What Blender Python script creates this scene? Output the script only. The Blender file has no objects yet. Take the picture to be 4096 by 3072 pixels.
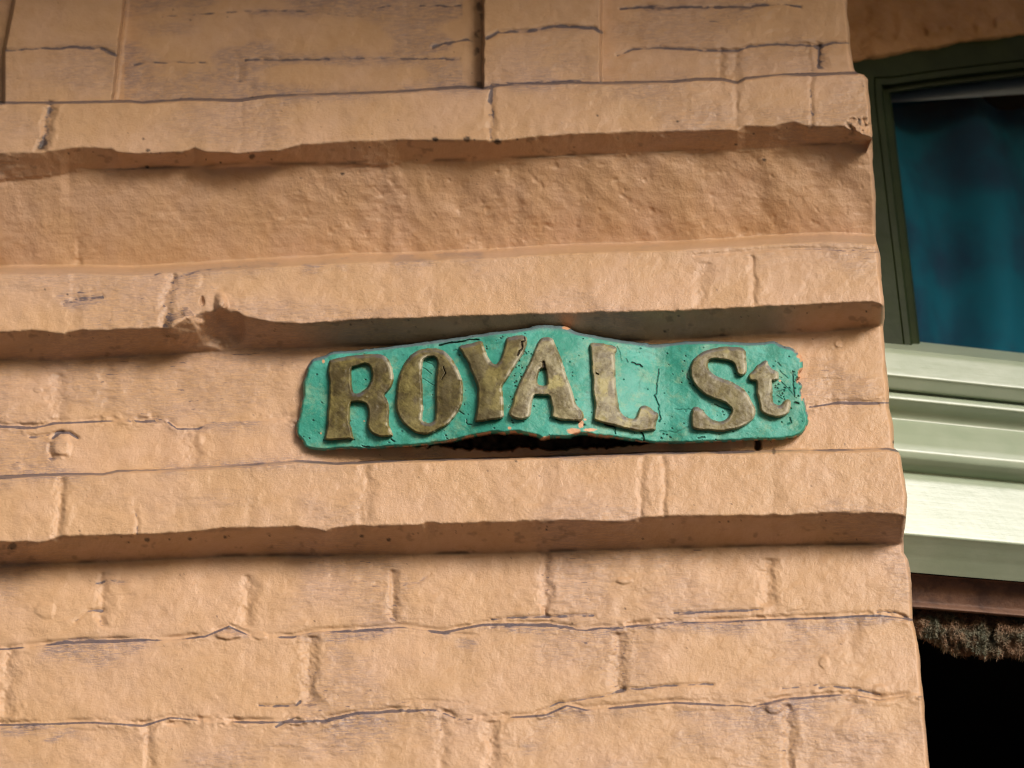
import bpy, math
import numpy as np
from mathutils import Matrix, Vector

# ------------------------------------------------------------------ camera
TH, PSI, ROLL = math.radians(30.0), math.radians(2.9), 0.008
FPX = 75.0 / 36.0 * 4096.0
Fv = np.array([-math.sin(PSI) * math.cos(TH), math.cos(PSI) * math.cos(TH), math.sin(TH)])
R0 = np.array([math.cos(PSI), math.sin(PSI), 0.0])
U0 = np.cross(R0, Fv)
Rv = math.cos(ROLL) * R0 - math.sin(ROLL) * U0
Uv = math.cos(ROLL) * U0 + math.sin(ROLL) * R0
CENTRE = np.array([0.0, 0.0, 3.06])
DIST = 2.53 / (math.cos(TH) * math.cos(PSI))
CAM = CENTRE - Fv * DIST

scene = bpy.context.scene
cam_data = bpy.data.cameras.new("camera")
cam_data.sensor_width = 36.0
cam_data.lens = 75.0
cam_data.clip_start = 0.05
cam_data.clip_end = 500.0
cam = bpy.data.objects.new("camera", cam_data)
scene.collection.objects.link(cam)
cam.matrix_world = Matrix(((Rv[0], Uv[0], -Fv[0], CAM[0]),
                           (Rv[1], Uv[1], -Fv[1], CAM[1]),
                           (Rv[2], Uv[2], -Fv[2], CAM[2]),
                           (0, 0, 0, 1)))
cam_data.dof.use_dof = True
cam_data.dof.focus_distance = DIST - 0.09
cam_data.dof.aperture_fstop = 3.2
scene.camera = cam

# ------------------------------------------------------------------ light
SUN_EL, SUN_AZ = math.radians(19), math.radians(35)   # azimuth: from the street normal towards the right
sun_dir = Vector((math.sin(SUN_AZ) * math.cos(SUN_EL), -math.cos(SUN_AZ) * math.cos(SUN_EL), math.sin(SUN_EL)))
world = bpy.data.worlds.new("World")
scene.world = world
world.use_nodes = True
wn = world.node_tree
wn.nodes.clear()
sky = wn.nodes.new("ShaderNodeTexSky")
sky.sky_type = 'NISHITA'
sky.sun_disc = False
sky.sun_elevation = SUN_EL
sky.sun_rotation = math.atan2(sun_dir.x, sun_dir.y)
sky.air_density = 1.0
sky.dust_density = 4.0
bg = wn.nodes.new("ShaderNodeBackground")
bg.inputs[1].default_value = 0.085
wo = wn.nodes.new("ShaderNodeOutputWorld")
wn.links.new(sky.outputs[0], bg.inputs[0])
wn.links.new(bg.outputs[0], wo.inputs[0])
sd = bpy.data.lights.new("sun", 'SUN')
sd.energy = 3.0
sd.angle = math.radians(20)
sd.color = (1.0, 0.965, 0.93)
sun = bpy.data.objects.new("sun", sd)
scene.collection.objects.link(sun)
sun.rotation_euler = sun_dir.to_track_quat('Z', 'Y').to_euler()
scene.view_settings.view_transform = 'Standard'
scene.view_settings.look = 'None'
scene.view_settings.gamma = 1.0
scene.view_settings.exposure = 0.0
scene.cycles.max_bounces = 6
scene.cycles.pixel_filter_type = 'BLACKMAN_HARRIS'
scene.cycles.filter_width = 1.05

# ------------------------------------------------------------------ helpers
K = 4096.0 / 2212.0     # traced coordinates given in a 2212-pixel-wide copy of the photograph
Z1 = lambda ox, oy, s, pts: [(ox + x * s, oy + y * s) for x, y in pts]


def rays(sx, sy):
    sx = np.asarray(sx, float); sy = np.asarray(sy, float)
    a = (sx - 2048.0)[..., None]; b = (1536.0 - sy)[..., None]
    return Fv * FPX + Rv * a + Uv * b


def on_wall(sx, sy, P):
    """point of the street wall (plane y = 0) raised by P metres towards the street"""
    d = rays(sx, sy)
    t = (-np.asarray(P, float) - CAM[1]) / d[..., 1]
    return CAM + d * t[..., None]


PHI = math.radians(15.0)
W_ANCHOR = on_wall(3560, 1500, -0.16)
WN = np.array([math.sin(PHI), -math.cos(PHI), 0.0])     # normal of the window wall, towards the street
WU = np.array([math.cos(PHI), math.sin(PHI), 0.0])


def on_window(sx, sy, Q):
    """point of the set-back window wall raised by Q metres"""
    d = rays(sx, sy)
    num = np.dot(W_ANCHOR - CAM, WN) + np.asarray(Q, float)
    t = num / np.dot(d, WN)
    return CAM + d * t[..., None]


def win_world(u, z, Q):
    """window-wall coordinates: u metres to the right of the anchor, height z"""
    u = np.asarray(u, float); z = np.asarray(z, float); Q = np.asarray(Q, float)
    p = W_ANCHOR + WU * u[..., None] + WN * Q[..., None]
    p = p.copy(); p[..., 2] = z
    return p


class Noise:
    def __init__(self, seed):
        self.t = np.random.RandomState(seed).rand(256, 256)

    def __call__(self, x, y):
        xi = np.floor(x).astype(np.int64); yi = np.floor(y).astype(np.int64)
        fx = x - xi; fy = y - yi
        fx = fx * fx * fx * (fx * (fx * 6 - 15) + 10); fy = fy * fy * fy * (fy * (fy * 6 - 15) + 10)
        t = self.t
        a = t[yi & 255, xi & 255]; b = t[yi & 255, (xi + 1) & 255]
        c = t[(yi + 1) & 255, xi & 255]; d = t[(yi + 1) & 255, (xi + 1) & 255]
        return (a + (b - a) * fx) * (1 - fy) + (c + (d - c) * fx) * fy - 0.5


def fbm(x, y, s, seed, octaves=3, ax=1.0, rot=0.0):
    """noise of about -0.5..0.5; s feature size; ax stretches it along x"""
    if rot:
        c, n = math.cos(rot), math.sin(rot)
        x, y = x * c + y * n, -x * n + y * c
    out = 0; amp = 1.0; tot = 0
    for o in range(octaves):
        out = out + amp * Noise(seed * 31 + o)(x / (s * ax) + 17.3 * o, y / s + 9.1 * o)
        tot += amp ** 2; amp *= 0.5; s = s * 0.5
    return out / math.sqrt(tot)


def sst(a, b, x):
    t = np.clip((x - a) / (b - a), 0, 1)
    return t * t * (3 - 2 * t)


def line(pts, scale=K):
    p = np.array(pts, float) * scale
    def f(x):
        y = np.interp(x, p[:, 0], p[:, 1])
        s0 = -0.035
        y = y + np.where(x < p[0, 0], (x - p[0, 0]) * s0, 0) + np.where(x > p[-1, 0], (x - p[-1, 0]) * s0, 0)
        return y
    return f


def seg_dist(X, Y, pts):
    """distance to a polyline"""
    best = np.full(X.shape, 1e9)
    for (x0, y0), (x1, y1) in zip(pts[:-1], pts[1:]):
        dx, dy = x1 - x0, y1 - y0
        L = dx * dx + dy * dy + 1e-9
        t = np.clip(((X - x0) * dx + (Y - y0) * dy) / L, 0, 1)
        best = np.minimum(best, np.hypot(X - x0 - t * dx, Y - y0 - t * dy))
    return best


def chaikin(pts, n=2):
    p = np.array(pts, float)
    for _ in range(n):
        q = np.roll(p, -1, axis=0)
        p = np.stack([p * 0.75 + q * 0.25, p * 0.25 + q * 0.75], 1).reshape(-1, 2)
    return p


def inside(X, Y, p):
    r = np.zeros(X.shape, bool)
    q = np.roll(p, -1, axis=0)
    for (x0, y0), (x1, y1) in zip(p, q):
        if y0 == y1: continue
        c = ((y0 > Y) != (y1 > Y)) & (X < (x1 - x0) * (Y - y0) / (y1 - y0) + x0)
        r ^= c
    return r


def sdf(X, Y, loops):
    """signed distance, positive inside the first loop and outside the others"""
    d = np.full(X.shape, 1e9); ins = np.zeros(X.shape, bool)
    for lp in loops:
        p = chaikin(lp)
        d = np.minimum(d, seg_dist(X, Y, list(map(tuple, p)) + [tuple(p[0])]))
        ins ^= inside(X, Y, p)
    return np.where(ins, d, -d)


def grid_mesh(name, V, fmask, mat, parent=None, attrs=None, normals=True, origin=(0, 0, 0), flip=False):
    """mesh from a (rows, cols, 3) array keeping the faces of fmask"""
    r, c = V.shape[:2]
    idx = np.arange(r * c).reshape(r, c)
    q = np.stack([idx[:-1, :-1], idx[1:, :-1], idx[1:, 1:], idx[:-1, 1:]], -1)
    if flip: q = q[..., ::-1]
    nrm = None
    if normals:
        P = V
        gx = np.gradient(P, axis=1); gy = np.gradient(P, axis=0)
        n = np.cross(gy, gx)
        if flip: n = -n
        n /= np.linalg.norm(n, axis=-1, keepdims=True) + 1e-12
        nrm = n.reshape(-1, 3)
    q = q[fmask] if fmask is not None else q.reshape(-1, 4)
    used = np.unique(q)
    remap = np.full(r * c, -1); remap[used] = np.arange(len(used))
    q = remap[q]
    v = V.reshape(-1, 3)[used] - np.array(origin)
    me = bpy.data.meshes.new(name)
    me.vertices.add(len(v)); me.vertices.foreach_set("co", v.astype(np.float32).ravel())
    me.loops.add(q.size); me.loops.foreach_set("vertex_index", q.astype(np.int32).ravel())
    me.polygons.add(len(q))
    me.polygons.foreach_set("loop_start", np.arange(0, q.size, 4, dtype=np.int32))
    me.polygons.foreach_set("use_smooth", np.ones(len(q), bool))
    me.update(calc_edges=True)
    for k, a in (attrs or {}).items():
        at = me.attributes.new(k, 'FLOAT', 'POINT')
        at.data.foreach_set("value", a.reshape(-1)[used].astype(np.float32))
    if nrm is not None:
        me.normals_split_custom_set_from_vertices(nrm[used].astype(np.float32).tolist())
    me.materials.append(mat)
    o = bpy.data.objects.new(name, me)
    scene.collection.objects.link(o)
    o.location = (0, 0, 0)
    if parent: o.parent = parent
    return o


def poly_mesh(name, verts, faces, mat, parent=None, smooth=False):
    me = bpy.data.meshes.new(name)
    me.from_pydata([tuple(map(float, v)) for v in verts], [], faces)
    me.update()
    if smooth: me.polygons.foreach_set("use_smooth", [True] * len(me.polygons))
    me.materials.append(mat)
    o = bpy.data.objects.new(name, me)
    scene.collection.objects.link(o)
    if parent: o.parent = parent
    return o


def empty(name, label, cat, loc=(0, 0, 0)):
    o = bpy.data.objects.new(name, None)
    o.empty_display_size = 0.1
    scene.collection.objects.link(o)
    o.location = loc
    o['label'] = label; o['category'] = cat
    return o


# ------------------------------------------------------------------ materials
class Mat:
    def __init__(self, name):
        self.m = bpy.data.materials.new(name); self.m.use_nodes = True
        self.t = self.m.node_tree; self.n = self.t.nodes; self.l = self.t.links
        self.b = self.n["Principled BSDF"]
        self.co = self.n.new("ShaderNodeTexCoord").outputs["Object"]

    def set(self, **kw):
        for k, v in kw.items(): self.b.inputs[k.replace('_', ' ')].default_value = v

    def map(self, scale):
        mp = self.n.new("ShaderNodeMapping"); mp.inputs["Scale"].default_value = scale
        self.l.new(self.co, mp.inputs[0]); return mp.outputs[0]

    def noise(self, scale, detail=3, rough=0.55, vec=None, dist=0.0):
        k = self.n.new("ShaderNodeTexNoise")
        k.inputs["Scale"].default_value = scale; k.inputs["Detail"].default_value = detail
        k.inputs["Roughness"].default_value = rough; k.inputs["Distortion"].default_value = dist
        self.l.new(vec or self.co, k.inputs["Vector"]); return k.outputs["Fac"]

    def attr(self, name):
        a = self.n.new("ShaderNodeAttribute"); a.attribute_name = name; return a.outputs["Fac"]

    def ramp(self, fac, a, b):
        r = self.n.new("ShaderNodeMapRange"); r.interpolation_type = 'SMOOTHSTEP'
        r.inputs["From Min"].default_value = a; r.inputs["From Max"].default_value = b
        self.l.new(fac, r.inputs["Value"]); return r.outputs[0]

    def math(self, op, a, b):
        k = self.n.new("ShaderNodeMath"); k.operation = op; k.use_clamp = False
        for i, v in enumerate((a, b)):
            if isinstance(v, (int, float)): k.inputs[i].default_value = v
            else: self.l.new(v, k.inputs[i])
        return k.outputs[0]

    def mix(self, fac, a, b):
        k = self.n.new("ShaderNodeMix"); k.data_type = 'RGBA'; k.clamp_factor = True
        if isinstance(fac, (int, float)): k.inputs[0].default_value = fac
        else: self.l.new(fac, k.inputs[0])
        for i, v in ((6, a), (7, b)):
            if isinstance(v, tuple): k.inputs[i].default_value = (*v, 1)
            else: self.l.new(v, k.inputs[i])
        return k.outputs[2]

    def color(self, c):
        if isinstance(c, tuple): self.b.inputs["Base Color"].default_value = (*c, 1)
        else: self.l.new(c, self.b.inputs["Base Color"])

    def bump(self, parts):
        """parts: list of (height socket, distance in metres)"""
        prev = None
        for h, d in parts:
            k = self.n.new("ShaderNodeBump"); k.inputs["Strength"].default_value = 1.0
            k.inputs["Distance"].default_value = d
            self.l.new(h, k.inputs["Height"])
            if prev is not None: self.l.new(prev, k.inputs["Normal"])
            prev = k.outputs[0]
        self.l.new(prev, self.b.inputs["Normal"])


def wall_paint(name, base=(0.555, 0.342, 0.190), rough=0.42):
    m = Mat(name)
    warm = m.ramp(m.noise(9, 4), 0.35, 0.68)
    c = m.mix(warm, base, (base[0] * 1.06, base[1] * 1.09, base[2] * 1.25))
    c = m.mix(m.math('MULTIPLY', m.ramp(m.noise(60, 4), 0.42, 0.75), 0.35), c, (base[0] * 0.86, base[1] * 0.80, base[2] * 0.7))
    # settled street dust: fine streaks along the ridges of the paint
    d = m.attr("dirt")
    st = m.noise(190, 5, 0.72, vec=m.map((0.30, 1, 1.3)), dist=0.4)
    fine = m.noise(330, 6, 0.75, vec=m.map((0.20, 1, 1.4)), dist=0.8)
    smear = m.math('MULTIPLY', m.ramp(fine, 0.38, 0.60), m.math('MULTIPLY', m.ramp(m.attr("smear"), 0.0, 0.95), 0.66))
    hard = m.ramp(m.math('SUBTRACT', m.math('ADD', d, m.math('MULTIPLY', st, 0.6)), 0.68), 0.0, 0.3)
    c = m.mix(smear, c, (0.135, 0.12, 0.165))
    c = m.mix(m.math('MULTIPLY', hard, 0.80), c, (0.058, 0.057, 0.085))
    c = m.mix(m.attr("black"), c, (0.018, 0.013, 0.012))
    m.color(c)
    m.set(Roughness=rough, Specular_IOR_Level=0.42)
    m.bump([(m.noise(290, 3, 0.65), 0.0009), (m.noise(75, 3, 0.6), 0.0004), (m.noise(620, 2), 0.0002)])
    return m.m


M_WALL = wall_paint("peach_wall_paint")

# ------------------------------------------------------------------ street wall relief
L1 = line([(0,222),(103,222),(222,220),(273,219),(308,222),(410,214),(513,217),(581,207),(756,202),(873,197),(992,188),(1044,191),(1078,185),(1215,179),(1300,179),(1456,176),(1507,171),(1558,171),(1593,179),(1610,169),(1695,161),(1764,161),(1849,157),(1900,155)])
L2 = line([(0,330),(79,328),(178,318),(240,320),(256,328),(308,331),(393,328),(420,318),(444,328),(513,331),(598,325),(650,311),(702,308),(756,304),(873,301),(1010,301),(1078,304),(1146,296),(1283,287),(1456,282),(1593,280),(1610,270),(1661,273),(1712,263),(1746,273),(1822,272),(1860,290),(1900,305)])
L3 = line([(0,390),(130,376),(150,367),(239,367),(376,362),(513,357),(702,355),(839,357),(873,349),(1010,347),(1146,342),(1283,335),(1458,328),(1593,325),(1764,314),(1850,308),(1900,304)])
L4 = line([(0,578),(171,576),(290,579),(376,574),(513,566),(702,555),(873,550),(1044,543),(1249,531),(1458,526),(1661,513),(1798,506),(1900,512)])
L5 = line([(0,716),(68,711),(137,721),(171,714),(342,707),(362,712),(400,690),(425,680),(444,672),(489,677),(513,672),(530,682),(581,694),(649,700),(756,690),(890,686),(1024,680),(1456,670),(1541,666),(1729,658),(1883,651),(1911,660)])
L6 = line([(0,778),(137,778),(239,772),(410,762),(621,753),(756,748),(1100,742),(1456,735),(1627,722),(1764,718),(1907,703)])
L7 = line([(0,921),(75,923),(113,914),(232,909),(359,909),(383,926),(427,926),(461,912),(636,906),(1000,900),(1600,885),(1750,878),(1815,870),(1897,870)])
L8 = line([(0,1030),(137,1024),(222,1024),(256,1017),(342,1015),(478,1008),(581,1001),(643,996),(728,1001),(863,995),(970,992),(1158,987),(1301,982),(1414,978),(1554,977),(1695,973),(1832,972),(1917,969),(1960,978)])
L9 = line([(0,1169),(85,1171),(137,1157),(308,1154),(513,1140),(632,1136),(702,1147),(745,1138),(805,1136),(941,1131),(1215,1124),(1351,1126),(1386,1118),(1456,1113),(1695,1113),(1798,1106),(1883,1107),(1960,1113)])
L10 = line([(0,1220),(205,1215),(513,1201),(702,1200),(907,1198),(1180,1192),(1458,1184),(1661,1179),(1900,1176),(1960,1176)])
L11 = line([(0,1401),(68,1396),(171,1386),(308,1382),(376,1381),(444,1374),(495,1353),(547,1376),(632,1376),(683,1365),(873,1355),(958,1365),(1044,1348),(1180,1348),(1266,1360),(1351,1353),(1456,1344),(1558,1343),(1661,1338),(1798,1333),(1900,1328),(1968,1338)])
L12 = line([(0,1565),(205,1560),(308,1567),(369,1550),(461,1557),(560,1560),(702,1556),(770,1540),(839,1536),(941,1533),(992,1553),(1129,1548),(1180,1543),(1225,1523),(1266,1533),(1458,1517),(1558,1522),(1627,1526),(1695,1509),(1832,1499),(1900,1512),(1951,1505)])
EDGE = np.array([(-600,1775),(0,1829),(30,1830),(60,1834),(100,1836),(150,1844),(157,1848),(161,1864),(172,1874),(200,1876),(235,1880),(290,1885),(304,1884),(330,1885),(385,1888),(420,1890),(450,1892),(510,1893),(537,1897),(556,1901),(600,1904),(650,1911),(690,1910),(701,1909),(735,1911),(800,1915),(831,1919),(882,1921),(919,1929),(967,1931),(975,1941),(985,1946),(1029,1952),(1073,1960),(1113,1958),(1160,1952),(1195,1953),(1208,1962),(1256,1969),(1338,1972),(1393,1984),(1502,1994),(1605,2003),(1659,2007),(3000,2120)], float) * K
edge_x = lambda sy: np.interp(sy, EDGE[:, 0], EDGE[:, 1])

# upright joints: x0,y0,x1,y1, half width, depth (m), dust, dark
JOINTS = [
    (106,226,88,318,5,.009,.8,.5),(1061,192,1062,300,4,.004,1.0,0),(1593,182,1590,268,5,.003,.3,0),(1753,166,1753,272,2.2,.0025,.6,0.1),
    (526,220,522,325,3,.0012,.3,0),(640,215,640,300,8,.0015,.1,0),(571,215,566,310,10,.002,.1,0),
    (523,132,520,168,6,.003,.3,0),(1559,111,1559,170,3,.003,.15,0),(1590,112,1592,172,5,.003,.15,0),(1771,100,1767,140,5,.004,.5,0),(1746,98,1752,150,3,.0015,.1,0),
    (171,520,171,576,5,.003,.1,0),(1115,360,1115,530,9,.0025,0,0),(834,370,830,545,8,.002,0,0),(1640,345,1645,500,8,.0018,0,0),(60,400,62,560,8,.0015,0,0),
    (372,598,353,711,5,.0055,.25,0),(1623,560,1626,650,4,.0035,.0,0),(1520,575,1512,655,7,.003,0,0),(935,575,938,680,7,.0015,0,0),(160,590,158,700,7,.0015,0,0),
    (130,815,126,905,8,.0042,.05,0),(232,790,228,905,9,.002,0,0),(420,930,418,1002,8,.0035,.1,0),(1795,760,1800,868,8,.002,0,0),(600,780,600,900,9,.0015,0,0),
    (133,1030,124,1160,4.5,.006,.1,0),(297,1110,296,1150,2.5,.002,.5,0),(790,1000,786,1135,6,.0035,.1,0),(1386,985,1382,1118,4,.0035,.05,0),(1434,985,1436,1110,3,.003,.05,0),(540,1010,538,1138,8,.0015,0,0),(1180,995,1178,1122,8,.0012,0,0),(1672,980,1670,1108,6,.0012,0,0),
    (222,1245,222,1345,6,.0055,.35,0),(536,1250,535,1345,6,.005,.15,0),(849,1240,847,1335,4.5,.006,.1,0),(1180,1203,1181,1325,5,.006,.05,0),(1658,1215,1657,1300,6,.0055,.05,0),
    (18,1405,14,1560,7,.005,.1,0),(669,1382,668,1515,6.5,.0065,.1,0),(1334,1375,1336,1485,6,.006,.1,0),(1846,1345,1840,1430,8,.002,.1,0),(1000,1375,1005,1530,9,.0012,0,0),
    (321,1572,318,1700,6,.005,.1,0),(1064,1565,1060,1700,8,.006,.2,0),(955,1560,957,1700,5,.003,.2,0),(1703,1530,1706,1720,5.5,.0065,.05,0),
]
# level hairlines and dust lines: points, width px, depth m, dust strength, smear below px, smear strength
CR = [
    ([(14,109),(60,107),(137,102),(171,100),(222,104),(253,120)],2.4,.0035,1.0,5,.2),
    ([(290,140),(308,135),(444,135)],2.0,.0025,1.0,14,.5),([(530,130),(560,128),(711,128)],2.0,.003,1.0,10,.3),
    ([(350,36),(430,30),(513,26),(581,22),(650,25),(718,31),(820,40)],2.0,.002,.8,10,.5),([(702,126),(850,126),(992,128)],2.0,.002,.7,12,.3),
    ([(907,12),(996,12)],2,.002,.9,10,.2),([(805,18),(845,12)],2,.002,.8,8,.2),([(935,102),(962,92),(1010,85),(1030,92)],3,.003,1.0,8,.4),
    ([(1051,82),(1075,68),(1129,68),(1163,63),(1198,56),(1249,58),(1285,62),(1299,68)],3.2,.006,1.2,7,.5),
    ([(1334,120),(1368,106),(1420,102),(1541,109),(1593,109),(1620,99),(1680,96),(1746,96),(1770,100)],2.4,.005,.9,5,.25),([(1767,140),(1770,99),(1798,92),(1840,93)],2.2,.005,.9,4,.2),
    ([(1340,18),(1400,14),(1456,15),(1560,14),(1695,9),(1730,14)],2.6,.003,.9,12,.5),
    ([(1050,183),(1078,180),(1215,175),(1260,172)],1.6,.001,.9,6,.3),
    ([(376,601),(440,582),(495,579),(600,570)],1.8,.0015,.7,10,.3),([(650,575),(756,556),(900,552),(1040,545)],1.6,.001,.5,22,.75),([(1500,552),(1640,540),(1760,536),(1898,542)],2.2,.003,.35,8,.1),
    ([(330,595),(345,590),(370,598)],2,.001,.7,4,.2),
    ([(1456,1323),(1644,1317)],2.4,.003,.9,4,.2),([(1061,1338),(1110,1334),(1283,1328)],2.4,.003,.8,6,.3),
    ([(1700,1322),(1740,1316)],2,.002,.5,6,.3),([(1895,1322),(1930,1322),(1968,1338)],2.2,.003,.9,4,.1),
    ([(560,1522),(600,1526),(640,1522),(649,1514)],2.6,.004,1,5,.2),([(840,1519),(900,1512),(1010,1518)],2.2,.002,.35,6,.1),
    ([(1160,1538),(1210,1518),(1300,1505),(1345,1490)],2.4,.003,.7,9,.4),([(1340,1488),(1390,1486),(1456,1480),(1540,1478)],2.6,.004,.8,10,.4),
    ([(1690,1488),(1740,1482),(1770,1478)],2.2,.002,.8,5,.2),([(1770,1486),(1800,1482),(1860,1490),(1900,1500)],2.6,.003,.9,6,.3),
    ([(596,1570),(640,1550)],3,.002,1,3,.1),([(0,1575),(90,1568),(205,1580)],2,.0015,.5,20,.7),([(68,1612),(130,1590)],2,.001,.3,14,.6),
    ([(163,1342),(190,1320),(222,1318)],3,.004,.9,4,.2),([(205,1260),(240,1255),(275,1258)],2,.001,.6,6,.5),([(240,1288),(290,1285)],2,.001,.4,6,.3),
    ([(870,1262),(905,1258),(930,1240)],2,.002,.4,8,.4),
    ([(66,943),(100,940),(135,932)],2.2,.004,.5,3,.3),([(113,946),(130,933),(150,934),(168,946)],3.0,.006,.9,3,.2),([(1750,878),(1815,868),(1850,868),(1897,872)],2,.003,.6,3,.1),
    ([(100,1388),(180,1380),(310,1384)],2.5,.002,.5,30,.6),([(700,1368),(800,1362),(900,1366),(1030,1372)],2.2,.002,.4,34,.65),([(1060,1356),(1130,1350),(1230,1352)],2.2,.002,.7,14,.7),
    ([(1700,1338),(1800,1336),(1968,1342)],2.0,.001,.3,24,.55),([(1456,1540),(1600,1530)],2.0,.001,.3,20,.4),([(1130,1600),(1180,1570)],2.4,.001,.2,30,.5),([(870,1610),(950,1600)],2,.001,.2,14,.3),
    ([(108,960),(106,975),(112,990)],3,.005,.2,2,0),([(112,990),(125,984),(140,986)],3,.004,.2,2,0),
    ([(1375,985),(1395,978)],2,.001,.5,6,.4),([(1400,1006),(1440,1000),(1460,996)],2,.001,.6,6,.4),
    ([(137,655),(165,645),(222,640)],3,.003,.7,18,.9),([(120,640),(160,632),(200,626)],3,.002,.2,10,.3),([(210,695),(240,690)],2,.001,.5,4,.3),
    ([(0,1186),(60,1190)],2,.001,.0,4,0),
    ([(1330,540),(1400,534),(1440,530)],1.8,.001,.3,16,.5),([(1520,590),(1560,585)],1.8,.001,.2,16,.4),
]


def relief(X, Y):
    """raised height P (m), dust and black marks of the painted street wall at traced coordinates"""
    f = lambda s, seed, o=3, ax=1, rot=0: fbm(X, Y, s, seed, o, ax, rot)
    wob = 10 * f(60, 1, 3, 1.6) + 3 * f(14, 2, 2)
    Yw = Y + wob * 0.35
    l1 = L1(X); l2 = L2(X); l3 = L3(X); l4 = L4(X); l5 = L5(X); l6 = L6(X); l7 = L7(X); l8 = L8(X); l9 = L9(X); l10 = L10(X); l11 = L11(X); l12 = L12(X)
    # chipped lower arrises
    chip = 0.6 * np.clip(f(75, 5, 3) - 0.12, 0, 1) + 0.10 * f(24, 6, 2)
    e2 = l2 - chip * 14; e5 = l5 - chip * 22; e9 = l9 - chip * 26
    P = np.full(X.shape, 0.045)
    P += (0.0) * X

    def step(P, L, val, w0, w1):
        k = sst(-w0, w1, Yw - L)
        return P * (1 - k) + val * k

    def ramp(P, La, Lb, val, soft=5.0):
        """straight passage from the current height at La to val at Lb"""
        t = (Yw - La) / np.maximum(Lb - La, 4)
        e = soft / np.maximum(Lb - La, 4)
        # smooth clamp
        k = np.clip(t, 0, 1)
        k = np.where(t < e, np.clip(t + e, 0, 2 * e) ** 2 / (4 * e), k)
        k = np.where(t > 1 - e, 1 - np.clip(1 + e - t, 0, 2 * e) ** 2 / (4 * e), k)
        return P * (1 - k) + val * k

    # piers of the upper zone
    px1 = np.interp(Y, [0, 215 * K], [268 * K, 243 * K]) + 4 * f(30, 7, 2)
    px0 = np.interp(Y, [-200 * K, 0, 110 * K], [70 * K, 30 * K, 8 * K])
    pier = sst(-7, 5, px1 - X) * sst(-4, 6, X - px0)
    px2 = 1043 * K + 5 * f(30, 8, 2); px3 = 1298 * K + 4 * f(30, 9, 2)
    pier = np.maximum(pier, sst(-3, 5, X - px2) * sst(-5, 6, px3 - X))
    P = P + 0.030 * pier
    # raised mortar seam beside the first pier
    seam = np.exp(-((X - (px1 + 14)) / 7) ** 2)
    P += 0.002 * seam * (Y < l1)
    P = step(P, l1, 0.094, 3, 7)
    P = ramp(P, e2, l3, 0.054)
    frieze = 0.054 - 0.076 * np.clip((Y - l3) / np.maximum(l4 - l3, 1), 0, 1)
    P = np.where(Yw > l3 + 4, np.where(Y < l4 + 30, frieze, P), P)
    P = step(P, l4, 0.078, 8, 30)
    P = ramp(P, e5, l6, 0.014)
    P = step(P, l8, 0.066, 3, 8)
    P = ramp(P, e9, l10, -0.002)
    up = Y < l1; fr = (Y > l3) & (Y < l4)
    # level joints
    dust = np.zeros(X.shape); smr = np.zeros(X.shape); black = np.zeros(X.shape)
    for L, dep, a in ((l7, .0022, .8), (l11, .0030, 1.0), (l12, .0030, .9)):
        d = Y - L + 3 * f(40, 10, 2, 2)
        g = np.exp(-((d + 7) / 10) ** 2) * np.clip(0.65 + 1.1 * f(80, 56, 2), 0.1, 1.2)
        P -= dep * g - dep * 0.25 * np.exp(-((d - 12) / 16) ** 2)
        br = sst(-0.2, 0.12, f(90, 11, 2, 2))
        dust += a * (0.35 + 0.9 * br) * np.exp(-((d - 2) / (3.5 + 4 * np.clip(f(35, 12, 2), 0, 1))) ** 2)
        smr += 1.0 * a * sst(-0.1, 0.35, f(130, 13, 3, 2.2)) * np.exp(-np.clip(d, 0, None) / 55) * sst(-4, 2, d)
        # crumbly mortar beside the joint
        P += 0.0048 * f(24, 14, 3, 1.6) * np.exp(-((d) / 26) ** 2) * sst(-.2, .3, f(150, 57, 2))
    for L, a in ((l1, 1.5), (l8, 1.25)):
        d = Y - L + 2 * f(30, 15, 2)
        dust += a * (0.35 + 1.1 * np.clip(f(70, 16, 3, 2) + 0.25, 0, 1)) * np.exp(-((d) / 4.6) ** 2)
        smr += 0.8 * a * sst(-0.1, 0.4, f(120, 17, 3, 2)) * np.exp(-np.abs(d) / 26)
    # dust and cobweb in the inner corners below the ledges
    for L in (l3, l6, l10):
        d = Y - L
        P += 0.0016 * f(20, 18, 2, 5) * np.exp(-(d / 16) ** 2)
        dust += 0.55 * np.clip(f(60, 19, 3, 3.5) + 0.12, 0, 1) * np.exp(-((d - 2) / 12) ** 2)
    # upright joints
    for (x0, y0, x1, y1, w, dep, du, bl) in JOINTS:
        y0 = y0 * K - 14; y1 = y1 * K + 14; x0 *= K; x1 *= K; w *= K
        sel = (Y > y0 - 20) & (Y < y1 + 20) & (np.abs(X - (x0 + x1) / 2) < 90)
        if not sel.any(): continue
        xs, ys = X[sel], Y[sel]
        xc = x0 + (x1 - x0) * (ys - y0) / (y1 - y0) + 16 * fbm(xs * 0 + x0, ys, 70, 20, 3); dep = dep * 0.6
        win = sst(y0 - 8, y0 + 8, ys) * sst(y1 + 8, y1 - 8, ys)
        ww = w * 1.35 * (1 + 1.0 * fbm(xs, ys, 50, 21, 2)); ww = np.maximum(ww, 6) * 1.45
        g = np.exp(-((xs - xc) / ww) ** 2) * win
        P[sel] += -dep * g + dep * 0.12 * np.exp(-((xs - xc - 1.9 * ww) / ww) ** 2) * win + dep * 0.45 * fbm(xs, ys, 16, 22, 2) * np.exp(-((xs - xc) / (2.2 * ww)) ** 2) * win
        dust[sel] += du * g * (0.7 + fbm(xs, ys, 22, 23, 2))
        black[sel] = np.maximum(black[sel], 0.05 * g)
        black[sel] = np.maximum(black[sel], bl * g * sst(290 * K, 305 * K, ys))
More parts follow.
